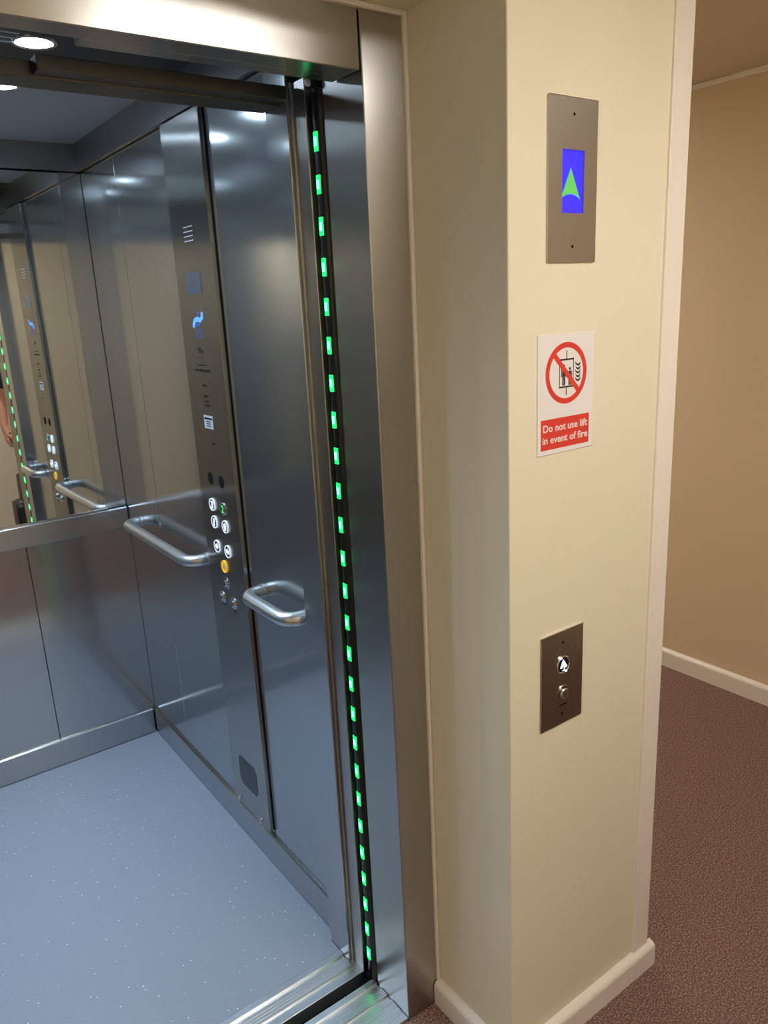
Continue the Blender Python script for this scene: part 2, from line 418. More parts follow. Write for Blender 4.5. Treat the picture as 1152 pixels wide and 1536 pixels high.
# green light curtain in the gap
lc = thing('light_curtain', (-0.084, 0.386, 0.0), 'black vertical light curtain strip with a row of green LEDs', 'light curtain')
LX, LY, LR = -0.082, 0.390, 0.019
def nose(rad, half, n=14, back=None):
    pr = [(LX - rad * math.cos(half * (2 * i / n - 1)), LY + rad * math.sin(half * (2 * i / n - 1))) for i in range(n + 1)]
    return pr + (back or [])
extrude_profile('housing', nose(LR, math.pi / 2, back=[(-0.0705, LY + LR), (-0.0705, LY - LR)]), 'Z', ZS + 0.0006, 2.004, 'black', lc, smooth=False)
box('lower_housing', -0.1005, -0.0705, 0.3865, 0.409, -0.08, ZS + 0.0004, 'black', lc)
NL = 26
led0 = core0 = None
for i in range(NL):
    z = 1.917 - (1.917 - 0.082) * i / (NL - 1)
    if led0 is None:
        led0 = extrude_profile('led', nose(LR + 0.0012, 0.34, back=[(LX - LR + 0.003, LY + 0.0062), (LX - LR + 0.003, LY - 0.0062)]), 'Z', z - 0.0165, z + 0.0165, 'led', lc)
        core0 = extrude_profile('led_core', nose(LR + 0.0016, 0.20, 6, back=[(LX - LR, LY + 0.0036), (LX - LR, LY - 0.0036)]), 'Z', z - 0.008, z + 0.008, 'led_core', led0)
    else:
        a = led0.copy(); COL.objects.link(a); a.parent = lc; a.location = led0.location + Vector((0, 0, z - 1.917))
        c = core0.copy(); COL.objects.link(c); c.parent = a

# ------------------------------------------------------------------ lift car shell
cf = struct(box('floor_car', XL, -0.0835, YS, YB, -0.04, ZS, 'vinyl'), 'blue grey speckled vinyl floor of the lift')
box('edge_strip', -0.1135, -0.0835, YS - 0.0005, 0.5515, -0.03, ZS, 'black', cf)
wr = struct(box('wall_car_right', -0.070, -0.045, 0.40, 1.93, 0.0, 2.17, 'shaft'), 'brushed steel side wall of the lift with the control panel')
for y0, y1 in ((1.5535, YB + 0.012), (1.1, 1.5515), (0.5515, 0.8865)):
    box('panel', XW, -0.070, y0, y1, 0.09, 2.0855, 'wall_steel', wr, bev=0.001)
box('panel', XW, -0.070, 0.894, 1.0985, 0.09, 2.0855, 'wall_steel', wr)
box('frieze', -0.101, -0.070, 0.556, YB, 2.0875, 2.17, 'frieze', wr)
box('skirting', -0.0945, -0.070, 0.5515, YB - 0.009, ZS, 0.110, 'band_steel_y', wr, bev=0.004)
wb = struct(box('wall_car_back', XL, -0.070, YB + 0.014, YB + 0.04, 0.0, 2.17, 'shaft'), 'brushed steel back wall of the lift below and beside the mirror')
xs = [-1.187, -0.8115, -0.4485, -0.0848]
for a, b_ in zip(xs, xs[1:]):
    box('panel', a + 0.001, b_ - 0.001, YB, YB + 0.014, 0.09, 0.864, 'wall_steel', wb, bev=0.001)
box('side_panel', -0.157, -0.0865, YB, YB + 0.014, 0.944, 2.0855, 'wall_steel', wb, bev=0.001)
box('side_panel', XL, -1.117, YB, YB + 0.014, 0.944, 2.0855, 'wall_steel', wb, bev=0.001)
box('rail_band', XL, -0.0865, YB - 0.009, YB + 0.014, 0.864, 0.942, 'band_steel', wb, bev=0.004)
box('frieze', XL, -0.101, 1.874, YB + 0.014, 2.0875, 2.17, 'frieze', wb)
box('skirting', XL, -0.0945, YB - 0.009, YB + 0.014, ZS, 0.110, 'band_steel', wb, bev=0.004)
wlf = struct(box('wall_car_left', XL - 0.04, XL - 0.016, 0.40, 1.93, 0.0, 2.17, 'shaft'), 'brushed steel wall of the lift opposite the control panel')
for y0, y1 in ((1.5535, YB), (1.2025, 1.5515), (0.8515, 1.2005), (0.5515, 0.8495)):
    box('panel', XL - 0.016, XL - 0.0005, y0, y1, 0.09, 2.0855, 'wall_steel', wlf, bev=0.001)
box('frieze', XL - 0.016, XL + 0.014, 0.556, YB, 2.0875, 2.17, 'frieze', wlf)
box('skirting', XL - 0.016, XL + 0.008, 0.5515, YB - 0.009, ZS, 0.108, 'band_steel_y', wlf, bev=0.002, seg=2)
# mirror
mi = thing('wall_mirror', (-0.637, YB - 0.002, 0.944), 'tall frameless mirror on the back wall of the lift', 'mirror')
bm = bmesh.new(); bm_box(bm, -1.117, -0.1625, YB - 0.0035, YB + 0.010, 0.9505, 2.083)
bmesh.ops.rotate(bm, verts=bm.verts, cent=(-0.1625, YB - 0.0035, 1.5), matrix=Matrix.Rotation(0.0145, 3, 'Z'))   # glass hung a little out of square
from_bm('glass', bm, 'mirror', mi)
box('edge_strip', -0.1623, -0.1575, YB - 0.006, YB + 0.008, 0.9505, 2.083, 'chrome', mi, bev=0.001)
box('edge_strip', -1.117, -0.1575, YB - 0.008, YB + 0.008, 0.9425, 0.950, 'chrome', mi, bev=0.001)
# ceiling of the car
cc = struct(box('ceiling_car', XL - 0.02, -0.075, 1.045, 1.93, 2.17, 2.21, 'car_ceiling'), 'grey metal ceiling of the lift')
box('front_board', XL - 0.02, -0.075, 0.42, 1.0435, 2.17, 2.21, 'dark_ceiling', cc)  # front of the ceiling in a much darker colour
for y in (0.846, 0.877, 0.905):
    box('lit_vent_edge', -0.80, -0.475, y, y + 0.008, 2.164, 2.1702, 'label_white', cc)  # pale colour stands for the light on the ceiling vent edges
k = 0
for y in (0.905, 1.255, 1.60):
    for x in (-0.435, -0.835):
        where = {0.905: 'in the darker front of the lift ceiling behind the transom', 1.255: 'in the middle of the lift ceiling', 1.60: 'in the lift ceiling next to the mirror'}[y]
        side = 'control panel side' if x > -0.6 else 'plain wall side'
        t = thing('ceiling_downlight', (x, y, 2.17), 'round white downlight %s, %s' % (where, side), 'downlight', 'lift ceiling downlights')
        bm = bmesh.new(); n = 32
        rows = [[bm.verts.new((x + r * math.cos(6.28318 * i / n), y + r * math.sin(6.28318 * i / n), z)) for i in range(n)]
                for r, z in ((0.046, 2.1698), (0.045, 2.1672), (0.037, 2.1665), (0.036, 2.1698))]
        for A, B in zip(rows, rows[1:]):
            for i in range(n): bm.faces.new([A[i], A[(i + 1) % n], B[(i + 1) % n], B[i]])
        bmesh.ops.recalc_face_normals(bm, faces=bm.faces)
        from_bm('bezel', bm, 'chrome', t)
        bm = bmesh.new()
        bmesh.ops.create_cone(bm, cap_ends=True, segments=32, radius1=0.034, radius2=0.036, depth=0.002)
        bmesh.ops.translate(bm, verts=bm.verts, vec=(x, y, 2.1686))
        from_bm('lens', bm, 'car_lamp', t)
        ld = bpy.data.lights.new('beam', 'SPOT'); ld.energy = CAR_SPOT; ld.color = (0.64, 0.82, 1.0)
        ld.spot_size = math.radians(140); ld.spot_blend = 0.7; ld.shadow_soft_size = 0.03
        lo_ = bpy.data.objects.new('beam', ld); COL.objects.link(lo_); lo_.parent = t; lo_.location = (0, 0, -0.006)
# front returns and transom of the car
po = thing('car_door_post', (-0.09, 0.48, 0.0), 'stepped brushed steel post beside the green lit strip', 'door post')
box('return_panel', -0.1126, -0.0715, 0.466, 0.551, 0.004, 2.10, 'wall_steel', po, bev=0.0012)
box('strike_channel', -0.1015, -0.0715, 0.4165, 0.4655, -0.02, 2.03, 'frame_steel', po, bev=0.0012)
box('strike_lip', -0.1065, -0.1015, 0.458, 0.4655, 0.004, 2.03, 'frame_steel', po, bev=0.0008)
po2 = thing('car_front_panel', (-1.1, 0.5, 0.0), 'wide steel return panel on the far side of the lift opening', 'panel')
box('return_panel', XL, -1.0, 0.466, 0.551, 0.004, 2.10, 'wall_steel', po2, bev=0.0012)
tr = thing('car_door_header', (-0.55, 0.5, 2.0), 'dark steel transom above the car opening inside the lift', 'door header')
box('front_beam', -0.555, -0.113, 0.46, 0.4925, 2.0, 2.023, 'transom_steel', tr, bev=0.001)
box('rear_beam', -1.0, -0.113, 0.4935, 0.557, 1.996, 2.021, 'transom_steel', tr, bev=0.001)

# ------------------------------------------------------------------ handrails on the right wall
def handrail(y0, y1, label):
    z, off, r, br = 0.912, 0.056, 0.0175, 0.040
    t = thing('handrail', (XW, (y0 + y1) / 2, z), label, 'handrail')
    xf = XW - off
    path = [(XW + 0.001, y0, z)]
    for i in range(9):
        a = math.pi / 2 * i / 8
        path.append((xf + br - br * math.sin(a), y0 + br - br * math.cos(a), z))
    for i in range(9):
        a = math.pi / 2 * i / 8
        path.append((xf + br - br * math.cos(a), y1 - br + br * math.sin(a), z))
    path.append((XW + 0.001, y1, z))
    tube('bar', path, r, 'rail', t, n=20)
    for y in (y0, y1):
        bm = bmesh.new()
        bmesh.ops.create_cone(bm, cap_ends=True, segments=24, radius1=0.0192, radius2=0.0188, depth=0.003)
        bmesh.ops.rotate(bm, verts=bm.verts, cent=(0, 0, 0), matrix=Matrix.Rotation(-math.pi / 2, 3, 'Y'))
        bmesh.ops.translate(bm, verts=bm.verts, vec=(XW - 0.002, y, z))
        from_bm('wall_flange', bm, 'rail', t)
    return t
handrail(1.175, 1.748, 'longer tubular steel handrail between the mirror corner and the control panel')
handrail(0.588, 0.815, 'short looped steel handrail between the control panel and the door post')

# ------------------------------------------------------------------ car operating panel
XK = -0.0985
cp = thing('control_panel', (XK, 1.01, 0.12), 'full height brushed steel control panel with floor buttons in the lift', 'control panel')
face = box('faceplate', XK, -0.0865, 0.8955, 1.1315, 0.125, 2.0845, 'cop_steel', cp, bev=0.0012)
for i in range(4):
    z = 1.831 - i * 0.0112
    for j in range(5):
        y = 1.050 - j * 0.0115
        box('speaker_slot', XK - 0.0004, XK + 0.001, y - 0.0085, y, z, z + 0.0022, 'label_white', cp)
d = box('display', XK - 0.0008, XK + 0.002, 0.976, 1.0715, 1.669, 1.723, 'display_glass', cp, bev=0.0004)
disp = slab('floor_display', [(1.066, 1.556), (0.978, 1.556), (0.978, 1.632), (1.066, 1.632)], 'X', XK, 0.0006, 'cop_steel', cp)
disp['label'] = 'blue lit floor display'
def stroke(pts, wid):
    L_, R2 = [], []
    for i, p_ in enumerate(pts):
        a = pts[max(i - 1, 0)]; b_ = pts[min(i + 1, len(pts) - 1)]
        t = Vector((b_[0] - a[0], b_[1] - a[1])).normalized(); n_ = Vector((-t.y, t.x)) * wid / 2
        L_.append((p_[0] + n_.x, p_[1] + n_.y)); R2.append((p_[0] - n_.x, p_[1] - n_.y))
    return L_ + R2[::-1]
slab('numeral', stroke([(0.990, 1.624), (0.990, 1.611), (1.006, 1.604), (1.024, 1.607), (1.040, 1.603), (1.047, 1.595), (1.050, 1.586)], 0.012), 'X', XK - 0.0006, 0.0005, 'blue_glow', disp)
for a, b_, c_, e_ in ((1.022, 1.010, 1.612, 1.626), (1.036, 1.008, 1.588, 1.598)):
    slab('glow_segment', [(a, c_), (b_, c_), (b_, e_), (a, e_)], 'X', XK - 0.0004, 0.0004, 'blue_dim', disp)
for i in range(6):
    for j in range(5):
        if random.random() < 0.6:
            y = 1.040 - j * 0.0092; z = 1.580 - i * 0.0042
            slab('dot', [(y, z), (y - 0.005, z), (y - 0.005, z + 0.0022), (y, z + 0.0022)], 'X', XK - 0.0006, 0.0004, 'blue_dim', disp)
def marks(rows):
    for y0, y1, z, h in rows:
        y = y0
        while y > y1:
            wd = random.uniform(0.003, 0.007)
            box('engraved_mark', XK - 0.0003, XK + 0.0005, max(y1, y - wd), y, z + random.uniform(0, h * 0.3), z + h * random.uniform(0.7, 1), 'engrave', cp)
            y -= wd + 0.003
slab('engraved_mark', stroke([(1.036, 1.535), (1.034, 1.519)], 0.004), 'X', XK, 0.0003, 'engrave', cp)
slab('engraved_mark', stroke([(1.022, 1.535), (1.024, 1.522), (1.012, 1.519), (1.010, 1.526), (1.020, 1.527)], 0.003), 'X', XK, 0.0003, 'engrave', cp)
marks([(1.030, 1.014, 1.509, 0.003), (1.050, 0.995, 1.487, 0.004), (1.072, 0.978, 1.471, 0.008), (1.036, 1.010, 1.432, 0.008),
       (1.036, 1.006, 1.404, 0.007), (1.034, 1.004, 1.392, 0.006), (1.034, 1.002, 1.379, 0.008), (1.012, 0.998, 1.278, 0.008)])
lb = box('label_sticker', XK - 0.0006, XK, 0.9935, 1.050, 1.321, 1.3565, 'label_white', cp)
box('sticker_heading', XK - 0.0010, XK - 0.0006, 0.997, 1.046, 1.3455, 1.3505, 'blue_grey' if 'blue_grey' in M else 'engrave', lb)
for z in (1.338, 1.3325, 1.3265):
    box('print_line', XK - 0.0009, XK - 0.0006, 1.008, 1.036, z, z + 0.003, 'display_glass', lb)
for y in (1.051, 0.981):
    q = disc('hole_shade_disc', y, 1.180, 0.0175, 'X', XK + 0.0005, 0.0008, 'engrave', cp)  # flat disc, the dark inside of a hole put into its colour
def push_button(y, z, glyph, mat_face, mat_glyph, mat_ring='chrome', label=None):
    b_ = disc('button', y, z, 0.0155, 'X', XK + 0.001, 0.0042, mat_face, cp)
    disc('ring', y, z, 0.0182, 'X', XK, 0.0046, mat_ring, b_, r2=0.0162)
    if label: b_['label'] = label
    if isinstance(glyph, str):
        text_mesh('numeral', glyph, 'X', y + 0.0075 if glyph != '1' else y + 0.0045, y - 0.0075 if glyph != '1' else y - 0.0035, z - 0.0105, 0.021, XK - 0.0030, 0.0006, mat_glyph, b_, bold=0.03)
    else:
        for pts in glyph:
            slab('symbol', [(y + u, z + v_) for u, v_ in pts], 'X', XK - 0.0030, 0.0006, mat_glyph, b_)
    return b_
push_button(1.054, 1.105, '3', 'navy', 'white_glow', 'ring_glow', 'round floor button 3 with a white lit numeral')
push_button(0.985, 1.105, '2', 'green_button', 'green_glow', 'chrome', 'round floor button 2 lit green')
push_button(1.052, 1.0545, '1', 'navy', 'white_glow', 'ring_glow', 'round floor button 1 with a white lit numeral')
push_button(0.982, 1.0545, '0', 'navy', 'white_glow', 'ring_glow', 'round floor button 0 with a white lit numeral')
opn = [[(0.0015, -0.008), (-0.0015, -0.008), (-0.0015, 0.008), (0.0015, 0.008)], [(0.004, -0.007), (0.004, 0.007), (0.010, 0)], [(-0.004, -0.007), (-0.010, 0), (-0.004, 0.007)]]
cls = [[(0.0015, -0.008), (-0.0015, -0.008), (-0.0015, 0.008), (0.0015, 0.008)], [(0.010, -0.007), (0.010, 0.007), (0.003, 0)], [(-0.010, -0.007), (-0.003, 0), (-0.010, 0.007)]]
push_button(1.052, 0.983, opn, 'navy', 'white_glow', 'ring_glow', 'door open button with white lit symbol')
push_button(0.982, 0.983, cls, 'navy', 'white_glow', 'ring_glow', 'door close button with white lit symbol')
bell = [[(0.008, -0.006), (-0.008, -0.006), (-0.005, 0.0), (-0.004, 0.006), (0, 0.009), (0.004, 0.006), (0.005, 0.0)]]
push_button(1.016, 0.931, bell, 'yellow_button', 'label_white', 'yellow_button', 'yellow alarm button')
for y, z in ((1.018, 0.881), (1.053, 0.8295), (0.981, 0.8295)):
    b_ = disc('key_switch', y, z, 0.0175, 'X', XK, 0.003, 'chrome', cp)
    disc('barrel', y, z, 0.0105, 'X', XK - 0.003, 0.005, 'chrome', b_)
    box('key_slot', XK - 0.0086, XK - 0.0079, y - 0.0012, y + 0.0012, z - 0.006, z + 0.006, 'engrave', b_)
marks([(1.062, 1.042, 0.804, 0.005), (0.992, 0.970, 0.802, 0.005)])
slab('speaker_grille', [(1.057, 0.310), (0.965, 0.310), (0.953, 0.290), (0.953, 0.228), (0.966, 0.209), (1.054, 0.209), (1.071, 0.226), (1.071, 0.296)], 'X', XK, 0.0006, 'perf', cp)
for y in (1.095, 0.950):
    b_ = disc('screw', y, 0.136, 0.0085, 'X', XK, 0.003, 'chrome', cp)
    disc('screw_head', y, 0.136, 0.0055, 'X', XK - 0.003, 0.003, 'chrome', b_, n=16)

# ------------------------------------------------------------------ fixtures on the cream pier
# position indicator
pi_ = thing('position_indicator', (0.148, 0.0, 1.6775), 'tall steel plate with a blue screen showing a green up arrow', 'lift indicator')
bm = bmesh.new()
X0, X1, Z0, Z1 = 0.0875, 0.2075, 1.6775, 1.930
sx0, sx1, sz0, sz1 = 0.1208, 0.1747, 1.7553, 1.8529
bm_box(bm, X0, sx0, -0.004, 0, Z0, Z1); bm_box(bm, sx1, X1, -0.004, 0, Z0, Z1)
bm_box(bm, sx0, sx1, -0.004, 0, Z0, sz0); bm_box(bm, sx0, sx1, -0.004, 0, sz1, Z1)
bmesh.ops.remove_doubles(bm, verts=bm.verts, dist=1e-5)
from_bm('faceplate', bm, 'plate_steel', pi_)
box('top_edge', X0, X1, -0.0042, 0, Z1, Z1 + 0.0012, 'chrome', pi_)
sc = box('screen', sx0 - 0.001, sx1 + 0.001, -0.0012, 0.0, sz0 - 0.001, sz1 + 0.001, 'screen_blue', pi_)
def arrow(cx, apex, wing, halfw, mid, n=8):
    pts = [(cx, apex), (cx - halfw, wing)]
    for i in range(1, n):
        t = i / n
        pts.append((cx - halfw + 2 * halfw * t, wing + (mid - wing) * 4 * t * (1 - t)))
    pts.append((cx + halfw, wing))
    return pts[::-1]
slab('arrow_outline', arrow(0.1445, 1.8265, 1.7775, 0.0240, 1.7850), 'Y', -0.0012, 0.0003, 'screen_teal', sc)
slab('arrow', arrow(0.1445, 1.8225, 1.7800, 0.0215, 1.7868), 'Y', -0.0015, 0.0003, 'screen_green', sc)
for z in (1.906, 1.7025):
    disc('screw', 0.148, z, 0.0026, 'Y', -0.0038, 0.0006, 'engrave', pi_, n=14)
# fire notice
sg = thing('fire_notice', (0.140, 0.0, 1.352), 'white and red fire notice with a crossed out lift on the pier', 'sign')
bd = box('board', 0.0675, 0.2145, -0.0018, 0.0, 1.352, 1.5605, 'sign_white', sg, bev=0.0006)
CX, CZ, T = 0.1405, 1.4920, -0.0018
disc('prohibition_ring', CX, CZ, 0.0535, 'Y', T, 0.0004, 'sign_red', sg, n=56, r2=0.0440)
u = 0.0470 * math.cos(math.radians(46)); v_ = 0.0470 * math.sin(math.radians(46))
slab('prohibition_bar', stroke([(CX - u, CZ + v_), (CX + u, CZ - v_)], 0.0092), 'Y', T - 0.0003, 0.0003, 'sign_red', sg)
bm = bmesh.new()
def ink(x0, x1, z0, z1): bm_box(bm, x0, x1, T - 0.0002, T, z0, z1)
ink(0.1215, 0.1595, 1.5140, 1.5170); ink(0.1215, 0.1595, 1.4665, 1.4695)
ink(0.1215, 0.1232, 1.4695, 1.5140); ink(0.1578, 0.1595, 1.4695, 1.5140)
ink(0.1393, 0.1413, 1.5170, 1.5310); ink(0.1393, 0.1413, 1.4535, 1.4665)
from_bm('lift_pictogram', bm, 'sign_black', sg)
def figure(cx, base, h):
    bm = bmesh.new()
    n = 14; hr = h * 0.085
    vs = [bm.verts.new((cx + hr * math.cos(6.28318 * i / n), T - 0.0002, base + h - hr + hr * math.sin(6.28318 * i / n))) for i in range(n)]
    bm.faces.new(vs)
    def q(x0, x1, z0, z1): bm_box(bm, cx + x0 * h, cx + x1 * h, T - 0.0002, T, base + z0 * h, base + z1 * h)
    q(-0.115, 0.115, 0.44, 0.80); q(-0.19, -0.135, 0.40, 0.79); q(0.135, 0.19, 0.40, 0.79)
    q(-0.10, -0.01, 0.0, 0.46); q(0.01, 0.10, 0.0, 0.46)
    bmesh.ops.recalc_face_normals(bm, faces=bm.faces)
    from_bm('person_pictogram', bm, 'sign_black', sg)
figure(0.1335, 1.4705, 0.037); figure(0.1490, 1.4705, 0.031)
for k in range(5):
    z = 1.4755 + k * 0.0068
    s_ = 1 - 0.10 * abs(k - 1)
    o_ = 0.0015 * (k % 2)
    xo = 0.0012 * (k % 2)
    top = [(0.1628 + xo, z + 0.0075), (0.1640 + xo, z + 0.0035), (0.1672, z + 0.0005), (0.1712, z - 0.0008), (0.1746, z + 0.0002), (0.1768, z + 0.0040 * s_), (0.1772, z + 0.0085 * s_)]
    bot = [(0.1752, z + 0.0050), (0.1728, z + 0.0032), (0.1702, z + 0.0030), (0.1672, z + 0.0038)]
    slab('flame_pictogram', top + bot, 'Y', T, 0.0002, 'sign_black', sg)
pn = box('text_panel', 0.0760, 0.2030, T - 0.0003, T, 1.3610, 1.4150, 'sign_red', sg)
text_mesh('lettering', 'Do not use lift', 'Y', 0.0815, 0.1985, 1.3930, 0.0132, T - 0.0003, 0.0003, 'sign_white', pn, bold=0.015)
text_mesh('lettering', 'in event of fire', 'Y', 0.0800, 0.1995, 1.3722, 0.0132, T - 0.0003, 0.0003, 'sign_white', pn, bold=0.015)
# call plate
ca = thing('call_plate', (0.139, 0.0, 0.8015), 'steel call plate, dark reflection put into its colour, with a lit arrow button and key switch', 'call plate')
box('faceplate', 0.0800, 0.1985, -0.004, 0.0, 0.8015, 1.001, 'dimmed_plate', ca, bev=0.0005)
box('top_edge', 0.0800, 0.1985, -0.0042, 0.0, 1.001, 1.0022, 'chrome', ca)
for z in (0.978, 0.824):
    disc('screw', 0.1395, z, 0.0027, 'Y', -0.0038, 0.0006, 'engrave', ca, n=14)
bt = disc('button', 0.1385, 0.931, 0.0155, 'Y', -0.004, 0.003, 'navy', ca)
bt['label'] = 'round call button with a white lit arrow'
disc('ring', 0.1385, 0.931, 0.0188, 'Y', -0.004, 0.0042, 'chrome', bt, r2=0.0153)
slab('arrow', [(0.1375, 0.9430), (0.1290, 0.9265), (0.1330, 0.9245), (0.1375, 0.9285), (0.1415, 0.9262), (0.1490, 0.9262)], 'Y', -0.007, 0.0005, 'white_glow', bt)
slab('symbol', stroke([(0.1465, 0.9252), (0.1425, 0.9258), (0.1400, 0.9238), (0.1418, 0.9215), (0.1400, 0.9192), (0.1355, 0.9195)], 0.0021), 'Y', -0.007, 0.0005, 'white_glow', bt)  # glowing hook drawn for a reflection in the button face
ks = disc('key_switch', 0.1405, 0.869, 0.0180, 'Y', -0.004, 0.0025, 'dimmed_plate', ca, r2=0.0125)
disc('barrel', 0.1405, 0.869, 0.0118, 'Y', -0.004, 0.007, 'plate_steel', ks)
box('key_slot', 0.1390, 0.1405, -0.0116, -0.0108, 0.864, 0.8745, 'engrave', ks)
x = 0.131
while x < 0.150:
    wd = random.uniform(0.002, 0.0045)
    box('engraved_mark', x, x + wd, -0.0043, -0.0038, 0.8415, 0.8445, 'engrave', ca)
    x += wd + 0.0012

# ------------------------------------------------------------------ landing ceiling light and added fill panels
def panel_light(lx, ly, hs, label):
    t = thing('ceiling_light', (lx, ly, ZC - 0.03), label, 'ceiling light')
    bm = bmesh.new()
    bm_box(bm, lx - hs - 0.02, lx + hs + 0.02, ly - hs - 0.02, ly - hs, ZC - 0.03, ZC); bm_box(bm, lx - hs - 0.02, lx + hs + 0.02, ly + hs, ly + hs + 0.02, ZC - 0.03, ZC)
    bm_box(bm, lx - hs - 0.02, lx - hs, ly - hs, ly + hs, ZC - 0.03, ZC); bm_box(bm, lx + hs, lx + hs + 0.02, ly - hs, ly + hs, ZC - 0.03, ZC)
    from_bm('frame', bm, 'white', t)
    box('diffuser', lx - hs, lx + hs, ly - hs, ly + hs, ZC - 0.026, ZC - 0.018, 'landing_lamp', t)
panel_light(0.20, -1.15, 0.29, 'square white ceiling light panel over the landing in front of the lift')
panel_light(-3.1, -0.78, 0.24, 'square fill light panel added out of view at the far end of the landing')  # unseen fill, added to brighten the landing walls
panel_light(1.18, 2.3, 0.29, 'square fill light panel added out of view down the corridor')  # unseen fill, added to brighten the corridor wall and carpet

# ------------------------------------------------------------------ person waiting beside the photographer, seen in the mirror
M['skin'] = plain('skin', srgb(206, 150, 126), 0.5, noise=0.05, nscale=20)
M['shirt'] = plain('navy_shirt_cloth', srgb(52, 58, 74), 0.85, noise=0.08, nscale=60)
M['trousers'] = plain('dark_trouser_cloth', srgb(40, 40, 44), 0.85, noise=0.08, nscale=60)
M['hair'] = plain('brown_hair', srgb(60, 44, 34), 0.6, noise=0.3, nscale=120)
M['shoe'] = plain('black_leather', srgb(22, 21, 21), 0.35, noise=0.1)
M['bag'] = plain('black_bag_leather', srgb(26, 24, 24), 0.4, noise=0.3, nscale=30, bump=0.5, bscale=40)
PX, PY = 0.40, -1.06
def skin_mesh(name, chains, mat, parent, root=0, sub=2):
    """chains: lists of (x, y, z, radius); equal points are shared so limbs join into one surface"""
    idx, vs, rs, es = {}, [], [], []
    for ch in chains:
        prev = None
        for x, y, z, rad in ch:
            k = (round(x, 4), round(y, 4), round(z, 4))
            if k not in idx:
                idx[k] = len(vs); vs.append((x, y, z)); rs.append(rad if isinstance(rad, tuple) else (rad, rad))
            if prev is not None and prev != idx[k]: es.append((prev, idx[k]))
            prev = idx[k]
    me = bpy.data.meshes.new(name); me.from_pydata(vs, es, [])
    ob = bpy.data.objects.new(name, me); COL.objects.link(ob)
    md = ob.modifiers.new('skin', 'SKIN'); md.use_smooth_shade = True
    for i, d_ in enumerate(me.skin_vertices[0].data):
        d_.radius = rs[i]; d_.use_root = (i == root)
    ob.modifiers.new('sub', 'SUBSURF').levels = sub
    ob.modifiers['sub'].render_levels = sub
    dg = bpy.context.evaluated_depsgraph_get()
    out = bpy.data.meshes.new_from_object(ob.evaluated_get(dg))
    bpy.data.objects.remove(ob, do_unlink=True)
    out.transform(Matrix.Translation((PX, PY, 0)))
    return link_mesh(name, out, mat, parent, smooth=True)
pe = thing('person', (PX, PY, 0), 'standing person in dark clothes with a bare forearm, seen in the mirror', 'person')
ch = [[(0, 0, 0.93, (0.13, 0.10)), (0, 0, 1.08, (0.125, 0.095)), (0, 0, 1.25, (0.14, 0.105)), (0, -0.01, 1.37, (0.13, 0.095)), (0, -0.01, 1.44, 0.062), (0, 0.0, 1.49, 0.054),
       (0, 0.022, 1.540, (0.068, 0.082)), (0, 0.016, 1.60, (0.084, 0.100)), (0, 0.006, 1.66, (0.084, 0.104)), (0, 0.0, 1.705, (0.06, 0.075))]]
for sg_ in (-1, 1):
    ch.append([(0, 0, 0.93, 0.13), (sg_ * 0.09, 0, 0.86, 0.085), (sg_ * 0.10, 0.01, 0.68, 0.075), (sg_ * 0.10, 0.015, 0.49, 0.055), (sg_ * 0.105, -0.01, 0.33, 0.052), (sg_ * 0.105, -0.03, 0.10, 0.036), (sg_ * 0.11, 0.0, 0.045, 0.036), (sg_ * 0.115, 0.11, 0.032, 0.03)])
    ch.append([(0, -0.01, 1.37, 0.13), (sg_ * 0.165, -0.01, 1.375, 0.062), (sg_ * 0.225, -0.02, 1.24, 0.050), (sg_ * 0.255, -0.03, 1.12, 0.042), (sg_ * 0.27, 0.02, 1.03, 0.040), (sg_ * 0.275, 0.06, 0.94, 0.028)])
    W = (sg_ * 0.275, 0.06, 0.94, 0.028); Pm = (sg_ * 0.275, 0.075, 0.895, (0.022, 0.034)); K = (sg_ * 0.275, 0.085, 0.865, (0.018, 0.036))
    ch.append([W, Pm, K])
    for k, (dy, ln) in enumerate(((-0.034, 0.8), (-0.012, 0.95), (0.012, 1.0), (0.034, 0.92))):
        b0 = (sg_ * 0.275, 0.085, 0.865)
        ch.append([K, (b0[0], b0[1] + dy, 0.842, 0.0098), (b0[0] - sg_ * 0.008, b0[1] + dy * 1.05, 0.842 - 0.030 * ln, 0.0092), (b0[0] - sg_ * 0.030, b0[1] + dy * 1.05, 0.842 - 0.040 * ln, 0.0086), (b0[0] - sg_ * 0.042, b0[1] + dy, 0.842 - 0.022 * ln, 0.008)])
    ch.append([Pm, (sg_ * 0.262, 0.118, 0.875, 0.012), (sg_ * 0.248, 0.128, 0.852, 0.0108), (sg_ * 0.238, 0.122, 0.832, 0.0095)])
ch.append([(0, 0.016, 1.60, 0.07), (0, 0.105, 1.598, 0.013), (0, 0.118, 1.588, 0.011)])
for sg_ in (-1, 1):
    ch.append([(0, 0.016, 1.60, 0.07), (sg_ * 0.078, 0.005, 1.605, (0.012, 0.02)), (sg_ * 0.088, -0.004, 1.615, (0.006, 0.014))])
body = skin_mesh('body', ch, 'skin', pe)
sh = [[(0, 0, 0.80, (0.178, 0.138)), (0, 0, 0.93, (0.168, 0.132)), (0, 0, 1.08, (0.150, 0.116)), (0, 0, 1.25, (0.158, 0.122)), (0, -0.01, 1.37, (0.146, 0.11)), (0, -0.01, 1.435, 0.074)]]
for sg_ in (-1, 1):
    sh.append([(0, -0.01, 1.37, 0.14), (sg_ * 0.165, -0.01, 1.378, 0.076), (sg_ * 0.225, -0.02, 1.24, 0.068), (sg_ * 0.243, -0.025, 1.17, 0.064)])
skin_mesh('shirt', sh, 'shirt', pe)
tp = [[(0, 0, 1.06, (0.14, 0.108)), (0, 0, 0.93, (0.152, 0.118))]]
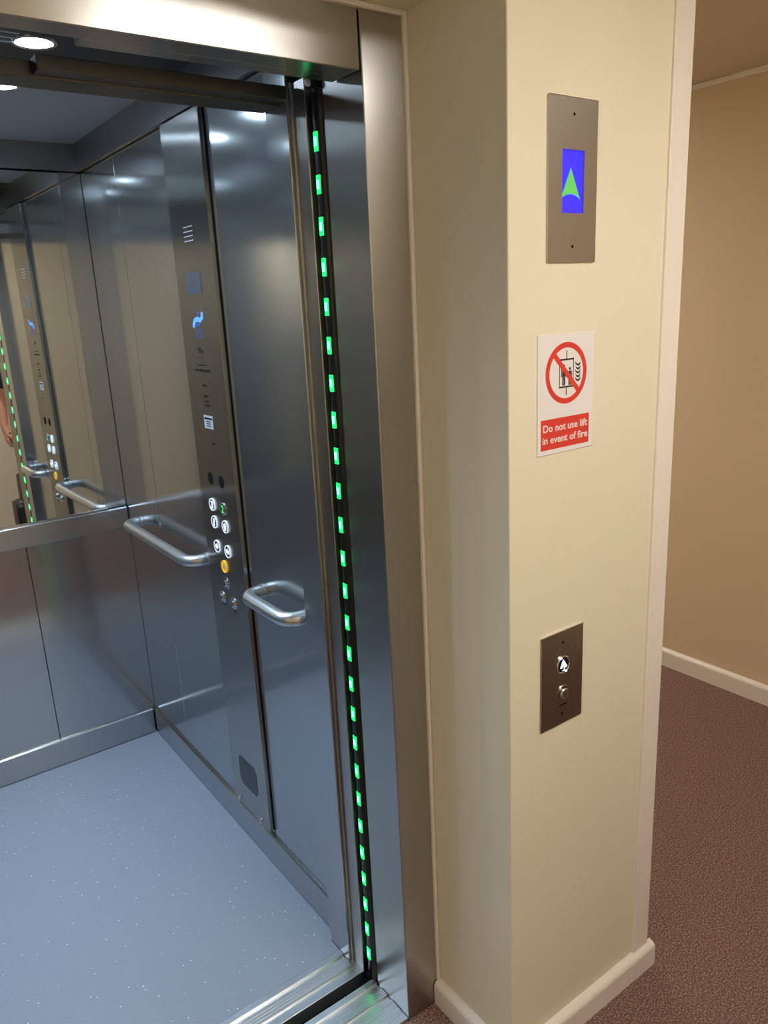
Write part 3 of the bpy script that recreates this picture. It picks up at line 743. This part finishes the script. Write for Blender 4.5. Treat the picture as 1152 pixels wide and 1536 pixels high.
for sg_ in (-1, 1):
    tp.append([(0, 0, 0.93, 0.14), (sg_ * 0.09, 0, 0.86, 0.10), (sg_ * 0.10, 0.01, 0.68, 0.090), (sg_ * 0.10, 0.012, 0.49, 0.076), (sg_ * 0.105, -0.01, 0.30, 0.068), (sg_ * 0.105, -0.025, 0.085, 0.064), (sg_ * 0.105, -0.025, 0.045, 0.064)])
skin_mesh('trousers', tp, 'trousers', pe)
for sg_ in (-1, 1):
    skin_mesh('shoe', [[(sg_ * 0.105, -0.07, 0.056, 0.054), (sg_ * 0.108, -0.02, 0.060, 0.058), (sg_ * 0.113, 0.08, 0.050, 0.050), (sg_ * 0.118, 0.16, 0.040, 0.040)]], 'shoe', pe)
    for nm, rad, dy, mk in (('eye', 0.0105, 0.0, 'sign_white'), ('iris', 0.0052, 0.0072, 'hair')):
        bm = bmesh.new(); bmesh.ops.create_uvsphere(bm, u_segments=12, v_segments=8, radius=rad)
        bmesh.ops.translate(bm, verts=bm.verts, vec=(PX + sg_ * 0.030, PY + 0.104 + dy, 1.618)); from_bm(nm, bm, mk, pe, smooth=True)
bm = bmesh.new(); bmesh.ops.create_uvsphere(bm, u_segments=24, v_segments=14, radius=1.0)
for v in list(bm.verts):
    if v.co.z < (0.28 if v.co.y > 0.35 else -0.25 if v.co.y > -0.2 else -0.75): bm.verts.remove(v)
for v in bm.verts: v.co = Vector((PX + v.co.x * 0.090, PY - 0.004 + v.co.y * 0.108, 1.640 + v.co.z * 0.108))
hr_ = from_bm('hair', bm, 'hair', pe, smooth=True)
box('mouth', PX - 0.02, PX + 0.02, PY + 0.098, PY + 0.108, 1.550, 1.556, 'sign_red', pe, bev=0.002)
# the dark case in the hand
hx, hy = PX - 0.2615, PY + 0.085
ph = thing('handheld_case', (hx, hy, 0.79), 'small dark case with a white end held in the hand', 'case')
box('case_body', hx - 0.005, hx + 0.006, hy - 0.035, hy + 0.036, 0.802, 0.900, 'shoe', ph, bev=0.003, seg=2)
box('white_end', hx - 0.005, hx + 0.006, hy - 0.030, hy + 0.031, 0.788, 0.8018, 'sign_white', ph, bev=0.002)
# black bag standing on the carpet
bx, by = 0.195, -0.80
bg = thing('black_bag', (bx, by, 0.0), 'tall black bag with a bulging pocket standing on the carpet', 'bag')
def soft_box(name, x0, x1, y0, y1, z0, z1, mat, parent, amp=0.008, n=6):
    bm = bmesh.new(); bmesh.ops.create_cube(bm, size=2.0)
    bmesh.ops.subdivide_edges(bm, edges=bm.edges[:], cuts=n, use_grid_fill=True)
    for v in bm.verts:
        c = v.co.copy()
        q = c.normalized() * 1.05
        c = c.lerp(q, 0.32)
        nz_ = 1 + random.uniform(-amp, amp) * 4
        v.co = Vector(((x0 + x1) / 2 + c.x * nz_ * (x1 - x0) / 2, (y0 + y1) / 2 + c.y * nz_ * (y1 - y0) / 2, max(z0, (z0 + z1) / 2 + c.z * (z1 - z0) / 2)))
    return from_bm(name, bm, mat, parent, smooth=True)
soft_box('body', 0.105, 0.285, by - 0.09, by + 0.09, 0.0, 0.66, 'bag', bg)
soft_box('pocket', 0.055, 0.150, by - 0.075, by + 0.075, 0.10, 0.47, 'bag', bg)
tube('carry_handle', [(0.15, by, 0.62), (0.15, by, 0.69), (0.165, by, 0.715), (0.195, by, 0.722), (0.225, by, 0.715), (0.24, by, 0.69), (0.24, by, 0.62)], 0.009, 'bag', bg, n=10)
